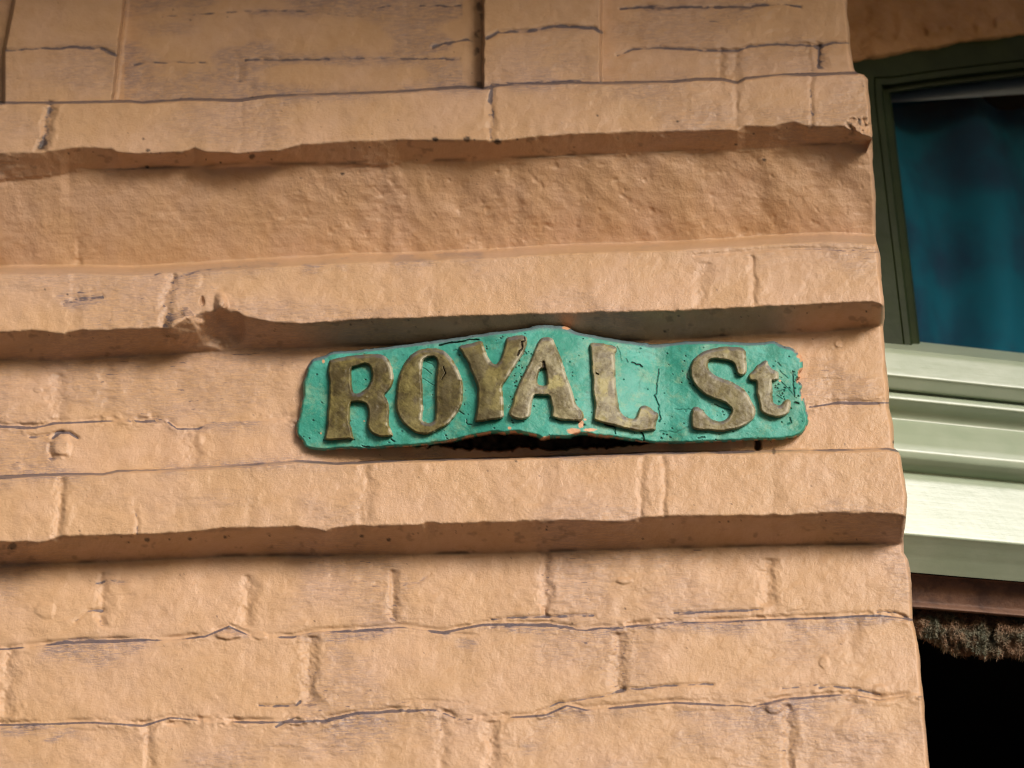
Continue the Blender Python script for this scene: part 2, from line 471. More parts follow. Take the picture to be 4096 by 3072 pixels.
    # hairlines
    for pts, w, dep, a, sm, sa in CR:
        p = [(x * K, y * K) for x, y in pts]
        xs0 = min(q[0] for q in p) - 60; xs1 = max(q[0] for q in p) + 60
        ys0 = min(q[1] for q in p) - 70; ys1 = max(q[1] for q in p) + 110
        sel = (X > xs0) & (X < xs1) & (Y > ys0) & (Y < ys1)
        if not sel.any(): continue
        xs, ys = X[sel], Y[sel] + 5 * fbm(X[sel], Y[sel], 36, 24, 3)
        d = seg_dist(xs, ys, p); w *= K * 1.0
        pa = np.array(p)
        o = np.argsort(pa[:, 0]); below = ys - np.interp(xs, pa[o, 0], pa[o, 1])
        fade = sst(xs0 + 40, xs0 + 80, xs) * sst(xs1 - 40, xs1 - 80, xs)
        P[sel] -= dep * np.exp(-(d / (w * 1.5)) ** 2) * 0.5
        dust[sel] += a * (0.75 + 1.0 * fbm(xs, ys, 30, 25, 2)) * np.exp(-(d / w) ** 2)
        if sa: smr[sel] += 1.6 * sa * sst(-0.1, 0.4, fbm(xs, ys, 60, 26, 3, 2.5)) * np.exp(-np.clip(below, 0, None) / (sm * K)) * (below > -6) * fade
    # paint skin: broad waves, dabs and grain
    P += 0.0042 * f(420, 30, 2, 1.4) * (~fr) + 0.0024 * f(120, 31, 3) + 0.0007 * f(34, 32, 2) + 0.0002 * f(13, 33, 2)
    P += 0.0008 * f(26, 38, 3, 2.5, -0.15) * sst(0.05, 0.3, f(170, 39, 2))
    # hammered plaster of the frieze
    side = sst(700, 1500, X) + 0.45 * sst(500, 100, X)
    P += np.where(fr, 1, 0) * side * (0.0050 * f(170, 34, 3, 1.8, 0.85) + 0.0009 * f(44, 35, 2, 1.9, 0.8) - 0.0012 * np.clip(f(30, 36, 2) - 0.28, 0, 1) * 3)
    P += np.where(fr, 0.00025, 0) * f(10, 37, 2, 8)
    # the broken brick with its pocket, left of the sign
    cx, cy = 482 * K, 712 * K
    r = np.hypot((X - cx) / 88, (Y - cy) / 78) + 0.35 * f(50, 40, 3)
    P -= 0.013 * sst(1.15, 0.35, r) * sst(l6 + 10, l6 - 25, Y) * (X > 300 * K)
    r = np.hypot((X - 478 * K) / 30, (Y - 655 * K) / 44) + 0.3 * f(24, 41, 2)
    P += 0.016 * sst(1.0, 0.3, r)
    r = np.hypot((X - 437 * K) / 12, (Y - 652 * K) / 26) + 0.3 * f(24, 41, 2)
    P -= 0.007 * sst(1.0, 0.2, r)
    r = np.hypot((X - 396 * K) / 74, (Y - 708 * K) / 66) + 0.35 * f(34, 42, 3)
    P += 0.013 * sst(1.2, 0.5, r) * sst(l6 + 12, l6 - 12, Y)
    smr += 0.9 * np.exp(-(((X - 455 * K) / 60) ** 2 + ((Y - 628 * K) / 20) ** 2)) * sst(-.1, .3, f(30, 43, 3, 2))
    # daubs
    def blob(x, y, rx, ry, h, du=0.0):
        r = np.hypot((X - x * K) / (rx * K), (Y - y * K) / (ry * K)) + 0.25 * f(26, int(x) % 97, 2)
        g = sst(1.1, 0.55, r)
        return 0.6 * h * g
    for b in ((133,966,24,26,.006),(418,950,24,18,.0025),(98,1318,24,20,.003),(1350,1255,18,7,.003),(495,1372,30,10,.006),(1385,1420,0.1,0.1,0),
              (1845,1575,42,30,.0022),(1780,1430,12,16,.003),(1170,1545,16,10,.003),(640,1556,30,12,.005),(1900,1490,20,12,.003),(1670,1530,22,12,.005),(1810,742,9,10,.003),(82,842,10,6,.002),(420,605,20,18,.002),(560,1373,18,9,.004)):
        P += blob(*b)
    for b in ((60,1370,46,14,.001),(640,1330,50,18,.002),(380,1563,26,7,.006),(500,1365,20,8,.006),(1890,285,30,18,-.004)):
        P -= blob(b[0], b[1], b[2], b[3], abs(b[4]) * 0.7)
    # rotten arris on the right end of the upper course
    r = np.hypot((X - 1855 * K) / 62, (Y - 272 * K) / 42)
    P -= 0.010 * np.clip(f(26, 44, 3) + 0.25, 0, 1) * sst(1.1, 0.5, r)
    black += 0.8 * sst(0.16, 0.34, f(16, 45, 2)) * sst(1.0, 0.5, r)
    # torn hollow behind the sign
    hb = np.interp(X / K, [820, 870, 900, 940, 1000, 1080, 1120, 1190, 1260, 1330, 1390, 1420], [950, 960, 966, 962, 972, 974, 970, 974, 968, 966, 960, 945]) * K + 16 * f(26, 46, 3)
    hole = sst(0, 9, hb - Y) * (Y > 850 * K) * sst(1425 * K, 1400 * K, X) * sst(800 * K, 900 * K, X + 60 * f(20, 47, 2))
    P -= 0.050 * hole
    black += hole * (0.75 + 0.5 * f(20, 48, 2))  # the darkness of the hollow is painted in black as well
    r = np.hypot((X - 1637 * K) / 16, (Y - 962 * K) / 30)
    black += 0.9 * sst(1.1, 0.6, r + 0.5 * f(16, 49, 2)); P -= 0.008 * sst(1.1, 0.5, r)
    r = np.hypot((X - 1672 * K) / 9, (Y - 975 * K) / 16)
    black += 0.6 * sst(1.1, 0.6, r + 0.5 * f(16, 49, 2))
    # specks
    rs = np.random.RandomState(5)
    spk = [(1115,996,3.4),(1054,1017,2.6),(1464,262,3.2),(1651,345,4),(310,300,3),(1436,716,3.6),(318,1166,6),(410,1164,5),(487,1160,4),(27,1180,10),(782,1158,5),(840,1166,5),(88,318,8),(545,338,7),(320,325,5),(318,360,5),(1240,318,2.4),(1590,312,3.4),(1010,300,8),(1075,306,9),(940,300,7),(740,375,4),(650,385,2.4),(545,210,3),(1780,1335,3),(1932,955,4)]
    for _ in range(260):
        spk.append((rs.uniform(-60, 1980), rs.uniform(0, 1659), rs.uniform(0.6, 1.5) * (1 + (rs.rand() > 0.9))))
    for L in (L2, L5, L9):
        for _ in range(22):
            x = rs.uniform(0, 1900); spk.append((x, L(x * K) / K + rs.uniform(0, 22), rs.uniform(0.8, 2.6)))
    for x, y, s in spk:
        s *= K * 1.05
        sel = (np.abs(X - x * K) < 3 * s + 8) & (np.abs(Y - y * K) < 3 * s + 8)
        if not sel.any(): continue
        xs, ys = X[sel] - x * K, Y[sel] - y * K
        g = sst(1.2, 0.6, np.hypot(xs, ys * 1.3) / s + 0.5 * fbm(X[sel], Y[sel], 8, 50, 2))
        black[sel] = np.maximum(black[sel], 0.8 * g)
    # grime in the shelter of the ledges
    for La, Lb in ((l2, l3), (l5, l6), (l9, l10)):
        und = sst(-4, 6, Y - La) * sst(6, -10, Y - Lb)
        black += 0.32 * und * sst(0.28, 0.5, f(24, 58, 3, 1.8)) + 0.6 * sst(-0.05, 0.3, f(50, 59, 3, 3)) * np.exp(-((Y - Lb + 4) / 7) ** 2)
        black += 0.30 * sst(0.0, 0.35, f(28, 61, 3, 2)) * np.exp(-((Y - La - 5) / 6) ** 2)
    # dust sits on what faces up
    dPy = np.gradient(P, axis=0) / np.maximum(np.gradient(Y, axis=0), 1e-3)
    streak = fbm(X, Y, 16, 51, 3, 3.5) * 0.0016
    dsy = np.gradient(streak, axis=0) / np.maximum(np.gradient(Y, axis=0), 1e-3)
    patch = sst(-0.08, 0.35, f(260, 52, 3, 1.8))
    patch = np.where((Y < l1) & (X > 270 * K) & (X < 1000 * K), np.maximum(patch, 0.75 * sst(-.15, .2, f(120, 53, 2, 2))), patch)
    upf = np.clip((dPy + dsy) * 15000 - 0.65, 0, 1.0) * (1 - np.exp(-((Y - l4 - 14) / 26) ** 2))
    dust += 0.5 * upf * np.where(fr, 0.02, 0.30 + 0.75 * patch) * ((Y < l1) | (Y > l3)) 
    dust += 0.4 * upf * patch * ((Y >= l1) & (Y <= l2))
    smr += np.where((Y < l1) & (X > 270 * K) & (X < 1000 * K), 0.85, 0.42) * patch * (~fr)
    P += streak * 0.7 * np.where(fr, 0.1, 0.15 + patch)
    black += 0.75 * sst(0.12, 0.34, f(34, 54, 3)) * np.exp(-((X - 1034 * K) / 18) ** 2) * (Y < l1)  # patchy black left of the second pier: grime plus its painted shadow
    dust = dust * (1 - 0.6 * fr)
    # rounded corner arris
    ex = np.interp(Y, EDGE[:, 0], EDGE[:, 1]) - X
    rp = 16 + 8 * f(60, 55, 2)
    q = np.clip(1 - ex / rp, 0, 1)
    P -= 0.016 * (1 - np.sqrt(np.clip(1 - q * q, 0, 1)))
    smr = smr * (1 - 0.8 * fr)
    return P, np.clip(dust, 0, 1.4), np.clip(black, 0, 1), np.clip(smr, 0, 1.2)


STEP = 4.0
cA, cE = 3100.0, 3640.0
cols = np.concatenate([np.arange(-2600, -240, 60.0), np.arange(-240, cE, STEP), [cE]])
rows = np.concatenate([np.arange(-1500, -160, 40.0), np.arange(-160, 3230, STEP), np.arange(3230, 5600, 40.0)])
Cc, SY = np.meshgrid(cols, rows)
EX = edge_x(SY) + 5 * fbm(SY * 0, SY, 60, 60, 3) * 1.0
SX = np.where(Cc <= cA, Cc, cA + (Cc - cA) / (cE - cA) * (EX - cA))
Pm, DU, BL, SM = relief(SX, SY)
V = on_wall(SX, SY, Pm)
# return of the corner towards the set-back window
back = [0.004, 0.010, 0.020, 0.035, 0.055, 0.08, 0.12, 0.18, 0.25, 0.35, 0.5]
last = V[:, -1, :]
extra = np.stack([last + np.array([-0.0015 * min(i, 3) - 0.02 * b, b, 0]) for i, b in enumerate(back)], 1)
V = np.concatenate([V, extra], 1)
pad = lambda a: np.concatenate([a, np.repeat(a[:, -1:], len(back), 1)], 1)
DU, BL = pad(DU), pad(BL * 0)*0 + np.concatenate([BL, np.zeros((BL.shape[0], len(back)))], 1)
SXp, SYp, SM = pad(SX), pad(SY), pad(SM)
xm = (SXp[:-1, :-1] + SXp[1:, 1:]) / 2; ym = (SYp[:-1, :-1] + SYp[1:, 1:]) / 2
building = empty("brick_building", "peach painted brick building corner with projecting courses, green window and pale sill", "building")
b1, b3, b4, b6, b8, b10 = [L(xm) for L in (L1, L3, L4, L6, L8, L10)]
at = {"dirt": DU, "black": BL, "smear": SM}
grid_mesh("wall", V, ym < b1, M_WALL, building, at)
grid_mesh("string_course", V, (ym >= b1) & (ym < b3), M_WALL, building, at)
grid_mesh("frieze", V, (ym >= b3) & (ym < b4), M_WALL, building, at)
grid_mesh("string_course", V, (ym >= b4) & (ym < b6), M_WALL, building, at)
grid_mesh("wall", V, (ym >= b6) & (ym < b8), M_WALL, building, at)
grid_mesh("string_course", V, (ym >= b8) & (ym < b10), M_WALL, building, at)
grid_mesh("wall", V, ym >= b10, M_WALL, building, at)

# unseen slab added overhead to darken the upper wall (just above the picture)
def slab(name, lo, hi, mat, parent):
    (x0, y0, z0), (x1, y1, z1) = lo, hi
    v = [(x, y, z) for x in (x0, x1) for y in (y0, y1) for z in (z0, z1)]
    return poly_mesh(name, v, [(0, 1, 3, 2), (4, 6, 7, 5), (0, 4, 5, 1), (2, 3, 7, 6), (0, 2, 6, 4), (1, 5, 7, 3)], mat, parent)


slab("shade_slab", (-4, -1.7, 4.18), (6, -0.12, 4.33), M_WALL, building)

# ------------------------------------------------------------------ street sign
def teal_paint():
    m = Mat("teal_sign_paint")
    base = m.mix(m.ramp(m.noise(14, 4), 0.35, 0.68), (0.034, 0.275, 0.20), (0.085, 0.40, 0.325))
    base = m.mix(m.math('MULTIPLY', m.ramp(m.noise(38, 6, 0.75), 0.48, 0.66), 0.7), base, (0.20, 0.38, 0.25))
    base = m.mix(m.math('MULTIPLY', m.ramp(m.noise(26, 6, 0.7, dist=0.6), 0.50, 0.64), 0.6), base, (0.022, 0.19, 0.125))
    base = m.mix(m.math('MULTIPLY', m.ramp(m.noise(120, 4, 0.7), 0.56, 0.75), 0.55), base, (0.012, 0.085, 0.06))
    base = m.mix(m.attr("dust"), base, (0.13, 0.16, 0.19))
    base = m.mix(m.attr("chip"), base, (0.62, 0.33, 0.18))
    base = m.mix(m.attr("black"), base, (0.006, 0.012, 0.010))
    m.color(base); m.set(Roughness=0.5, Specular_IOR_Level=0.4)
    m.bump([(m.noise(300, 3, 0.65), 0.0004), (m.noise(90, 4, 0.65), 0.0010)])
    return m.m


def gold_paint():
    m = Mat("worn_gold_paint")
    t = m.attr("pale")
    c = m.mix(m.ramp(m.noise(40, 5, 0.65), 0.40, 0.64), (0.080, 0.060, 0.022), (0.19, 0.155, 0.05))
    g = m.mix(m.ramp(m.noise(55, 5, 0.7), 0.36, 0.66), (0.15, 0.12, 0.062), (0.33, 0.29, 0.165))
    c = m.mix(t, c, g)
    c = m.mix(m.math('MULTIPLY', m.ramp(m.noise(24, 3), 0.56, 0.66), m.math('ADD', m.math('MULTIPLY', t, 0.45), 0.2)), c, (0.42, 0.36, 0.13))
    c = m.mix(m.math('MULTIPLY', m.ramp(m.noise(210, 4, 0.7), 0.56, 0.7), 0.6), c, (0.045, 0.026, 0.012))
    c = m.mix(m.attr("lit_wear"), c, (0.46, 0.42, 0.30))
    c = m.mix(m.attr("dust"), c, (0.12, 0.11, 0.12))
    c = m.mix(m.attr("black"), c, (0.012, 0.006, 0.004))
    m.color(c); m.set(Roughness=0.5, Specular_IOR_Level=0.4)
    m.bump([(m.noise(280, 3, 0.65), 0.0004), (m.noise(80, 3, 0.65), 0.0005)])
    return m.m


M_TEAL, M_GOLD = teal_paint(), gold_paint()
S1 = 800 / 2212.0
zA = lambda p: Z1(1160, 1280, S1, p)
zB = lambda p: Z1(1860, 1280, S1, p)
zC = lambda p: Z1(2560, 1280, S1, p)
OUT = (zA([(65,1230),(75,1130),(110,1050),(115,950),(150,790),(138,690),(190,570),(188,520),(240,440),(300,420),(400,390),(460,350),(700,345),(1000,310),(1300,275),(1600,235),(1900,195)])
       + zB([(150,165),(320,140),(500,125),(700,100),(770,62),(900,58),(1080,72),(1150,85),(1230,150),(1400,175),(1600,210),(1850,250),(2050,268)])
       + zC([(60,272),(200,275),(400,255),(550,238),(900,245),(1250,262),(1400,250),(1450,235),(1500,245),(1530,270),(1590,295),(1680,310),(1740,360),(1790,410),(1800,480),(1800,545),(1755,590),(1780,630),(1720,655),(1775,690),(1795,740),(1765,790),(1810,850),(1820,930),(1850,1050),(1865,1100),(1845,1180),(1800,1250),(1720,1295),(1620,1310),(1590,1325),(1400,1325),(1200,1330),(1000,1345),(800,1350),(600,1360),(400,1370),(200,1365)])
       + zB([(2100,1362),(2000,1350),(1800,1330),(1650,1300),(1500,1290),(1350,1265),(1270,1260),(1200,1280),(1120,1305),(1000,1290),(920,1300),(880,1325),(850,1320),(800,1280),(700,1265),(600,1245),(550,1240),(480,1250),(420,1258),(350,1245),(280,1250)])
       + zA([(2000,1290),(1800,1340),(1650,1360),(1400,1395),(1100,1405),(900,1430),(700,1420),(500,1435),(360,1450),(200,1430),(150,1370),(130,1320),(80,1290)]))
SL = 0.2291
LET = {
 'R': (1280, 1400, 0.0, [[(165,200),(200,170),(450,125),(700,95),(950,80),(1080,90),(1140,120),(1210,210),(1260,350),(1280,480),(1265,600),(1200,700),(1110,790),(1150,850),(1190,930),(1200,1080),(1190,1250),(1200,1330),(1275,1490),(1240,1490),(1170,1510),(1050,1510),(930,1470),(850,1390),(825,1280),(850,1150),(845,1020),(800,930),(700,900),(600,905),(520,920),(515,1100),(510,1280),(550,1400),(560,1500),(595,1555),(480,1550),(100,1575),(85,1530),(120,1380),(140,1100),(165,800),(170,550),(140,400),(150,270)],
      [(555,290),(640,290),(720,240),(850,240),(900,350),(915,450),(880,580),(800,690),(700,760),(620,775),(560,740),(545,600),(530,430)]]),
 'O': (1560, 1370, 0.1, [[(700,110),(860,120),(980,180),(1080,300),(1180,470),(1230,600),(1265,700),(1262,1000),(1230,1130),(1140,1270),(1000,1440),(870,1500),(700,1590),(580,1600),(450,1570),(330,1490),(200,1370),(130,1230),(100,1080),(115,900),(140,680),(180,520),(260,360),(360,230),(450,165),(570,125)],
      [(560,310),(640,265),(760,240),(820,290),(835,400),(810,520),(800,700),(800,900),(805,1100),(795,1280),(780,1370),(700,1420),(600,1400),(550,1370),(555,1250),(575,1180),(560,1000),(565,800),(545,620),(550,450)]]),
 'Y': (1820, 1330, 0.25, [[(75,290),(80,255),(150,220),(300,200),(420,155),(470,160),(490,240),(560,430),(650,560),(740,570),(820,420),(870,260),(900,110),(950,85),(1100,62),(1200,65),(1260,100),(1240,230),(1180,390),(1060,550),(980,690),(900,830),(820,930),(815,1000),(835,1100),(835,1350),(850,1495),(700,1510),(500,1540),(370,1568),(340,1530),(380,1400),(395,1200),(405,1000),(370,840),(270,640),(220,480),(150,400),(130,340)]]),
 'A': (2020, 1330, 0.85, [[(620,110),(700,90),(825,105),(855,180),(910,320),(980,470),(1060,740),(1130,920),(1190,1120),(1240,1280),(1330,1370),(1362,1430),(1360,1510),(1300,1550),(1150,1530),(1000,1530),(900,1500),(815,1475),(830,1350),(800,1200),(780,1095),(640,1095),(500,1090),(475,1180),(450,1300),(440,1430),(400,1490),(300,1520),(180,1505),(95,1460),(75,1380),(130,1280),(170,1100),(230,930),(330,730),(430,540),(500,370),(560,220)],
      [(600,650),(660,625),(705,650),(722,720),(742,880),(715,940),(600,940),(540,880),(570,740)]]),
 'L': (2340, 1350, 0.95, [[(90,110),(180,95),(420,135),(540,170),(548,230),(512,300),(520,500),(525,800),(560,1080),(590,1270),(640,1350),(750,1420),(850,1435),(905,1390),(935,1300),(970,1215),(1050,1190),(1120,1225),(1180,1290),(1265,1320),(1275,1380),(1240,1450),(1220,1540),(1228,1620),(1150,1605),(980,1640),(800,1610),(600,1560),(350,1495),(160,1440),(155,1380),(175,1200),(165,1080),(135,950),(140,720),(120,600),(110,350),(92,180)]]),
 'S': (2740, 1370, 0.6, [[(1015,100),(1055,180),(1062,350),(1075,460),(1055,545),(980,580),(915,545),(885,460),(865,370),(780,320),(640,295),(500,275),(420,310),(385,370),(395,450),(460,550),(600,620),(800,690),(950,770),(1060,860),(1150,1020),(1225,1160),(1215,1290),(1130,1390),(960,1490),(800,1520),(620,1555),(500,1535),(400,1525),(150,1520),(115,1450),(110,1300),(120,1160),(200,1125),(280,1165),(350,1260),(450,1350),(600,1400),(720,1350),(790,1280),(820,1190),(800,1130),(720,1060),(600,1010),(420,950),(270,850),(150,710),(95,580),(92,430),(130,330),(220,230),(330,160),(500,110),(700,80),(900,92)]]),
 't': (2960, 1370, 0.6, [[(400,335),(470,320),(492,400),(560,480),(655,510),(668,570),(668,650),(600,668),(545,665),(552,800),(558,1000),(580,1080),(680,1110),(740,1080),(790,1010),(850,1000),(880,1040),(865,1150),(825,1255),(700,1300),(560,1300),(440,1250),(365,1200),(350,1100),(320,950),(288,880),(298,700),(278,668),(180,662),(152,610),(175,545),(260,480),(280,430)]]),
}
SIGN_CR = [  # cracks: points, width px, depth, darkness
    (Z1(2340, 1350, SL, [(1285,550),(1275,650),(1250,850),(1235,980),(1215,1010),(1240,1100),(1280,1180),(1300,1320),(1315,1420),(1300,1480)]), 1.7, .002, 0.95),
    (Z1(2340, 1350, SL, [(810,430),(870,450),(900,470),(960,475),(1000,505)]), 2.4, .002, 1.0),
    (Z1(2340, 1350, SL, [(720,370),(750,430)]), 1.8, .001, .7), (Z1(2340, 1350, SL, [(550,160),(600,260),(640,400)]), 1.6, .001, .45),
    (zA([(1650,280),(1720,262),(1850,245),(1960,222),(2085,215)]), 2.8, .003, .9),
    (zA([(1870,1010),(1920,1040)]), 2.2, .001, .8), (zA([(1950,1100),(1965,1150),(2010,1160)]), 2.0, .001, .8), (zA([(1800,340),(1850,330)]), 2.0, .001, .5),
    (zB([(1550,1150),(1600,1170),(1660,1180)]), 3.2, .004, 1.0), (zB([(1660,1180),(1665,1260)]), 2.0, .002, .8), (zB([(1850,1205),(1920,1215),(1960,1260),(1980,1330)]), 2.6, .003, .9),
    (zB([(1010,1095),(1080,1110),(1110,1105)]), 2.4, .003, .9), (zB([(1190,1100),(1260,1130)]), 2.4, .003, .9),
    (zC([(1690,560),(1690,700),(1710,850)]), 2.0, .002, .8), (zC([(1560,690),(1640,760),(1700,830)]), 1.8, .001, .6), (zC([(1540,560),(1640,640)]), 1.8, .001, .6), (zC([(1510,840),(1600,880)]), 1.8, .001, .6),
    (zC([(1510,800),(1600,770)]), 1.8, .001, .5), (zC([(1530,470),(1560,510)]), 2, .001, .6), (zC([(515,600),(520,640),(545,665)]), 2.2, .001, .8), (zC([(830,935),(900,965),(1000,1000)]), 2.4, .0015, .6),
    (zC([(1715,910),(1755,925)]), 3, .002, .9), (zC([(1660,1090),(1670,1140),(1630,1160)]), 3, .002, .5), (zC([(640,1310),(720,1300)]), 2.2, .002, .8), (zC([(220,1230),(400,1240),(540,1180)]), 2, .001, .35),
    (zC([(700,1000),(560,985),(380,990)]), 2, .001, .35), (zA([(1500,450),(1600,520)]), 1.6, .001, .4), (zA([(1460,520),(1570,600)]), 1.6, .001, .5), (zA([(1460,640),(1600,730)]), 1.6, .001, .5),
    (zA([(1120,1320),(1150,1345)]), 2.4, .002, .8), (zA([(800,1395),(880,1405)]), 2.2, .002, .5),
]
LETTER_CR = {'Y': ([(1215,75),(1215,140),(1165,170),(1175,250),(1160,300),(1130,330),(1100,400)], 3.2), 'A': ([(665,520),(680,600),(700,650)], 5.0), 'L': ([(190,615),(230,640)], 2.5), 'O': ([(930,420),(970,540),(900,650)], 1.6)}


def plate_height(X, Y):
    """front of the plate before edges: buckled outwards in the middle"""
    p = sum(np.interp(X + o, [1100, 1300, 1700, 2060, 2300, 2560, 2650, 2740, 3000, 3300], [.034, .036, .058, .084, .080, .058, .044, .050, .044, .036]) for o in (-50, -30, -10, 10, 30, 50)) / 6
    t = (Y - 1560) / 250.0
    p = p - 0.006 * t * t * 0.5 - 0.004 * t
    p += 0.0045 * fbm(X, Y, 200, 70, 3) + 0.0008 * fbm(X, Y, 40, 71, 3) + 0.0006 * fbm(X, Y, 22, 76, 3, 2.2, 0.5)
    return p


sign_base = on_wall(2200, 1800, 0.02)
sign = empty("street_sign", "buckled teal sign plate with raised gold letters reading ROYAL St on the peach brick wall", "street sign", tuple(sign_base))
gx = np.arange(1150, 3270, 2.4); gy = np.arange(1270, 1840, 2.4)
X, Y = np.meshgrid(gx, gy)
wx = X + 3.0 * fbm(X, Y, 22, 72, 3); wy = Y + 3.0 * fbm(X, Y, 20, 73, 3)
sdist = sdf(wx, wy, [OUT])
H = plate_height(X, Y)
rad = 13.0
k = np.clip(sdist / rad, 0, 1)
fall = 1 - np.sqrt(np.clip(1 - (1 - k) ** 2, 0, 1))
H = H - 0.010 * fall
H = np.where(sdist < 0, H - 0.06 * np.clip(-sdist / 7.0, 0, 1), H)
blk = np.zeros(X.shape)
for pts, w, dep, a in SIGN_CR:
    p = np.array(pts)
    sel = (X > p[:, 0].min() - 20) & (X < p[:, 0].max() + 20) & (Y > p[:, 1].min() - 20) & (Y < p[:, 1].max() + 20)
    d = seg_dist(X[sel] + 5 * fbm(X[sel], Y[sel], 18, 74, 2), Y[sel] + 5 * fbm(X[sel], Y[sel], 18, 75, 2), list(map(tuple, p)))
    g = np.exp(-(d / w) ** 2)
    H[sel] -= dep * g; blk[sel] = np.maximum(blk[sel], a * sst(0.15, 0.6, g))
rs = np.random.RandomState(11)
for i in range(300):
    x = rs.uniform(1180, 3230); y = rs.uniform(1330, 1790)
    if i < 60: x, y = rs.uniform(2060, 2150) + (1700 - (y0 := rs.uniform(1400, 1700))) * 0.25 - 60, y0
    elif i < 110: x, y = rs.uniform(3080, 3200), rs.uniform(1480, 1640)
    s = rs.uniform(1.6, 3.8)
    sel = (np.abs(X - x) < 14) & (np.abs(Y - y) < 14)
    g = sst(1.3, 0.5, np.hypot((X[sel] - x) / 1.25, Y[sel] - y) / s + 0.5 * fbm(X[sel], Y[sel], 6, 77, 2))
    blk[sel] = np.maximum(blk[sel], 0.8 * g); H[sel] -= 0.0012 * g
dHy = np.gradient(H, axis=0) / 2.4
topd = sst(22, 4, sdist) * sst(0.00004, 0.0005, dHy) + 0.5 * sst(26, 8, sdist) * (Y < 1480) * sst(-.1, .3, fbm(X, Y, 30, 78, 3, 3))
dst = np.clip(topd, 0, 0.85)
low = (Y > 1600)
chip = sst(-0.05, 0.1, fbm(X, Y, 26, 79, 3)) * sst(11, 3, sdist) * low * sst(1700, 1850, X) * sst(2560, 2480, X)
chip += sst(0.05, 0.2, fbm(X, Y, 20, 80, 3)) * sst(16, 3, sdist) * sst(3170, 3195, X) * sst(1680, 1650, Y)
chip += 0.9 * sst(-0.05, 0.15, fbm(X, Y, 18, 81, 2)) * sst(5, 1, sdist) * low
for x, y, rx, ry in ((2325, 1697, 12, 16), (2295, 1725, 26, 14), (2360, 1720, 26, 8), (2180, 1752, 9, 8), (3197, 1424, 14, 9), (3205, 1513, 10, 6), (2265, 1312, 20, 7), (1294, 1446, 7, 10), (2038, 1712, 8, 7), (1284, 1734, 4, 5), (1457, 1684, 4, 2.5), (3095, 1000, 1, 1), (3120, 1523, 5, 4), (2340, 1678, 6, 4)):
    r = np.hypot((X - x) / rx, (Y - y) / ry) + 0.5 * fbm(X, Y, 12, 82, 2)
    chip = np.maximum(chip, sst(1.1, 0.7, r))
ins = sdist > -9
fm = ins[:-1, :-1] & ins[1:, 1:] & ins[:-1, 1:] & ins[1:, :-1]
Vp = on_wall(X, Y, H)
plate = grid_mesh("plate", Vp, fm, M_TEAL, sign, {"dust": dst, "chip": np.clip(chip, 0, 1), "black": np.clip(blk, 0, 1)}, origin=sign_base)

for ch, (ox, oy, pale, loops) in LET.items():
    loops = [Z1(ox, oy, SL, lp) for lp in loops]
    a = np.array(loops[0])
    X, Y = np.meshgrid(np.arange(a[:, 0].min() - 12, a[:, 0].max() + 12, 1.6), np.arange(a[:, 1].min() - 12, a[:, 1].max() + 12, 1.6))
    wx = X + 2.2 * fbm(X, Y, 16, 90, 3); wy = Y + 2.2 * fbm(X, Y, 16, 91, 3)
    s = sdf(wx, wy, loops)
    k = np.clip((s + 3) / 12.0, 0, 1)
    h = 0.0088 * (1 - (1 - k) ** 3.0) + 0.0006 * sst(10, 30, s)
    h += (0.0009 * fbm(X, Y, 40, 92, 2) + 0.0003 * fbm(X, Y, 14, 93, 2)) * sst(0, 12, s)
    h = np.where(s < -3, -0.008 * np.clip((-3 - s) / 3.0, 0, 1), h)
    blk = np.zeros(X.shape)
    if ch in LETTER_CR:
        pts, w = LETTER_CR[ch]
        d = seg_dist(X + 4 * fbm(X, Y, 16, 94, 2), Y + 4 * fbm(X, Y, 16, 95, 2), Z1(ox, oy, SL, pts))
        g = np.exp(-(d / w) ** 2); h -= 0.003 * g; blk = sst(0.15, 0.6, g) * (0.9 if ch != 'O' else 0.4)
    if ch == 'R':
        for x, y, r_ in ((980, 990, 40), (380, 1320, 50), (430, 360, 30), (800, 810, 30)):
            h += 0.0009 * np.exp(-(np.hypot(X - ox - x * SL, Y - oy - y * SL) / (r_ * SL)) ** 2)
    H = plate_height(X, Y) + h
    sxd = np.gradient(sdf(wx, wy, loops), axis=1)
    lit_wear = sst(0.15, 0.5, -sxd / 1.6) * sst(17, 6, s) * sst(-0.22, 0.12, fbm(X, Y, 34, 96, 3)) * 0.9  # pale wear, with light painted along the right-hand edges
    syd = np.gradient(s, axis=0)
    dst = sst(0.3, 0.9, syd / 1.6) * sst(16, 6, s) * (0.55 + fbm(X, Y, 24, 97, 2))
    if ch in 'ROY': lit_wear = lit_wear * sst(1500, 1560, X)
    pa = np.clip(pale + 0.5 * fbm(X, Y, 60, 98, 2) + (0.5 * sst(2060, 2110, X) if ch == 'Y' else 0), 0, 1)  # paler tone per letter: part wear, part light put into the colour
    ok = s > -7
    fm = ok[:-1, :-1] & ok[1:, 1:] & ok[:-1, 1:] & ok[1:, :-1]
    lo = grid_mesh("letter", on_wall(X, Y, H), fm, M_GOLD, sign, {"pale": pa, "lit_wear": lit_wear, "dust": np.clip(dst, 0, .7), "black": blk}, origin=sign_base)
    lo['label'] = {'R': 'capital letter R in dull gold', 'O': 'capital letter O in dull gold', 'Y': 'capital letter Y in dull gold', 'A': 'capital letter A in worn pale gold', 'L': 'capital letter L in worn pale gold', 'S': 'capital letter S in worn gold', 't': 'small raised letter t in worn gold'}[ch]

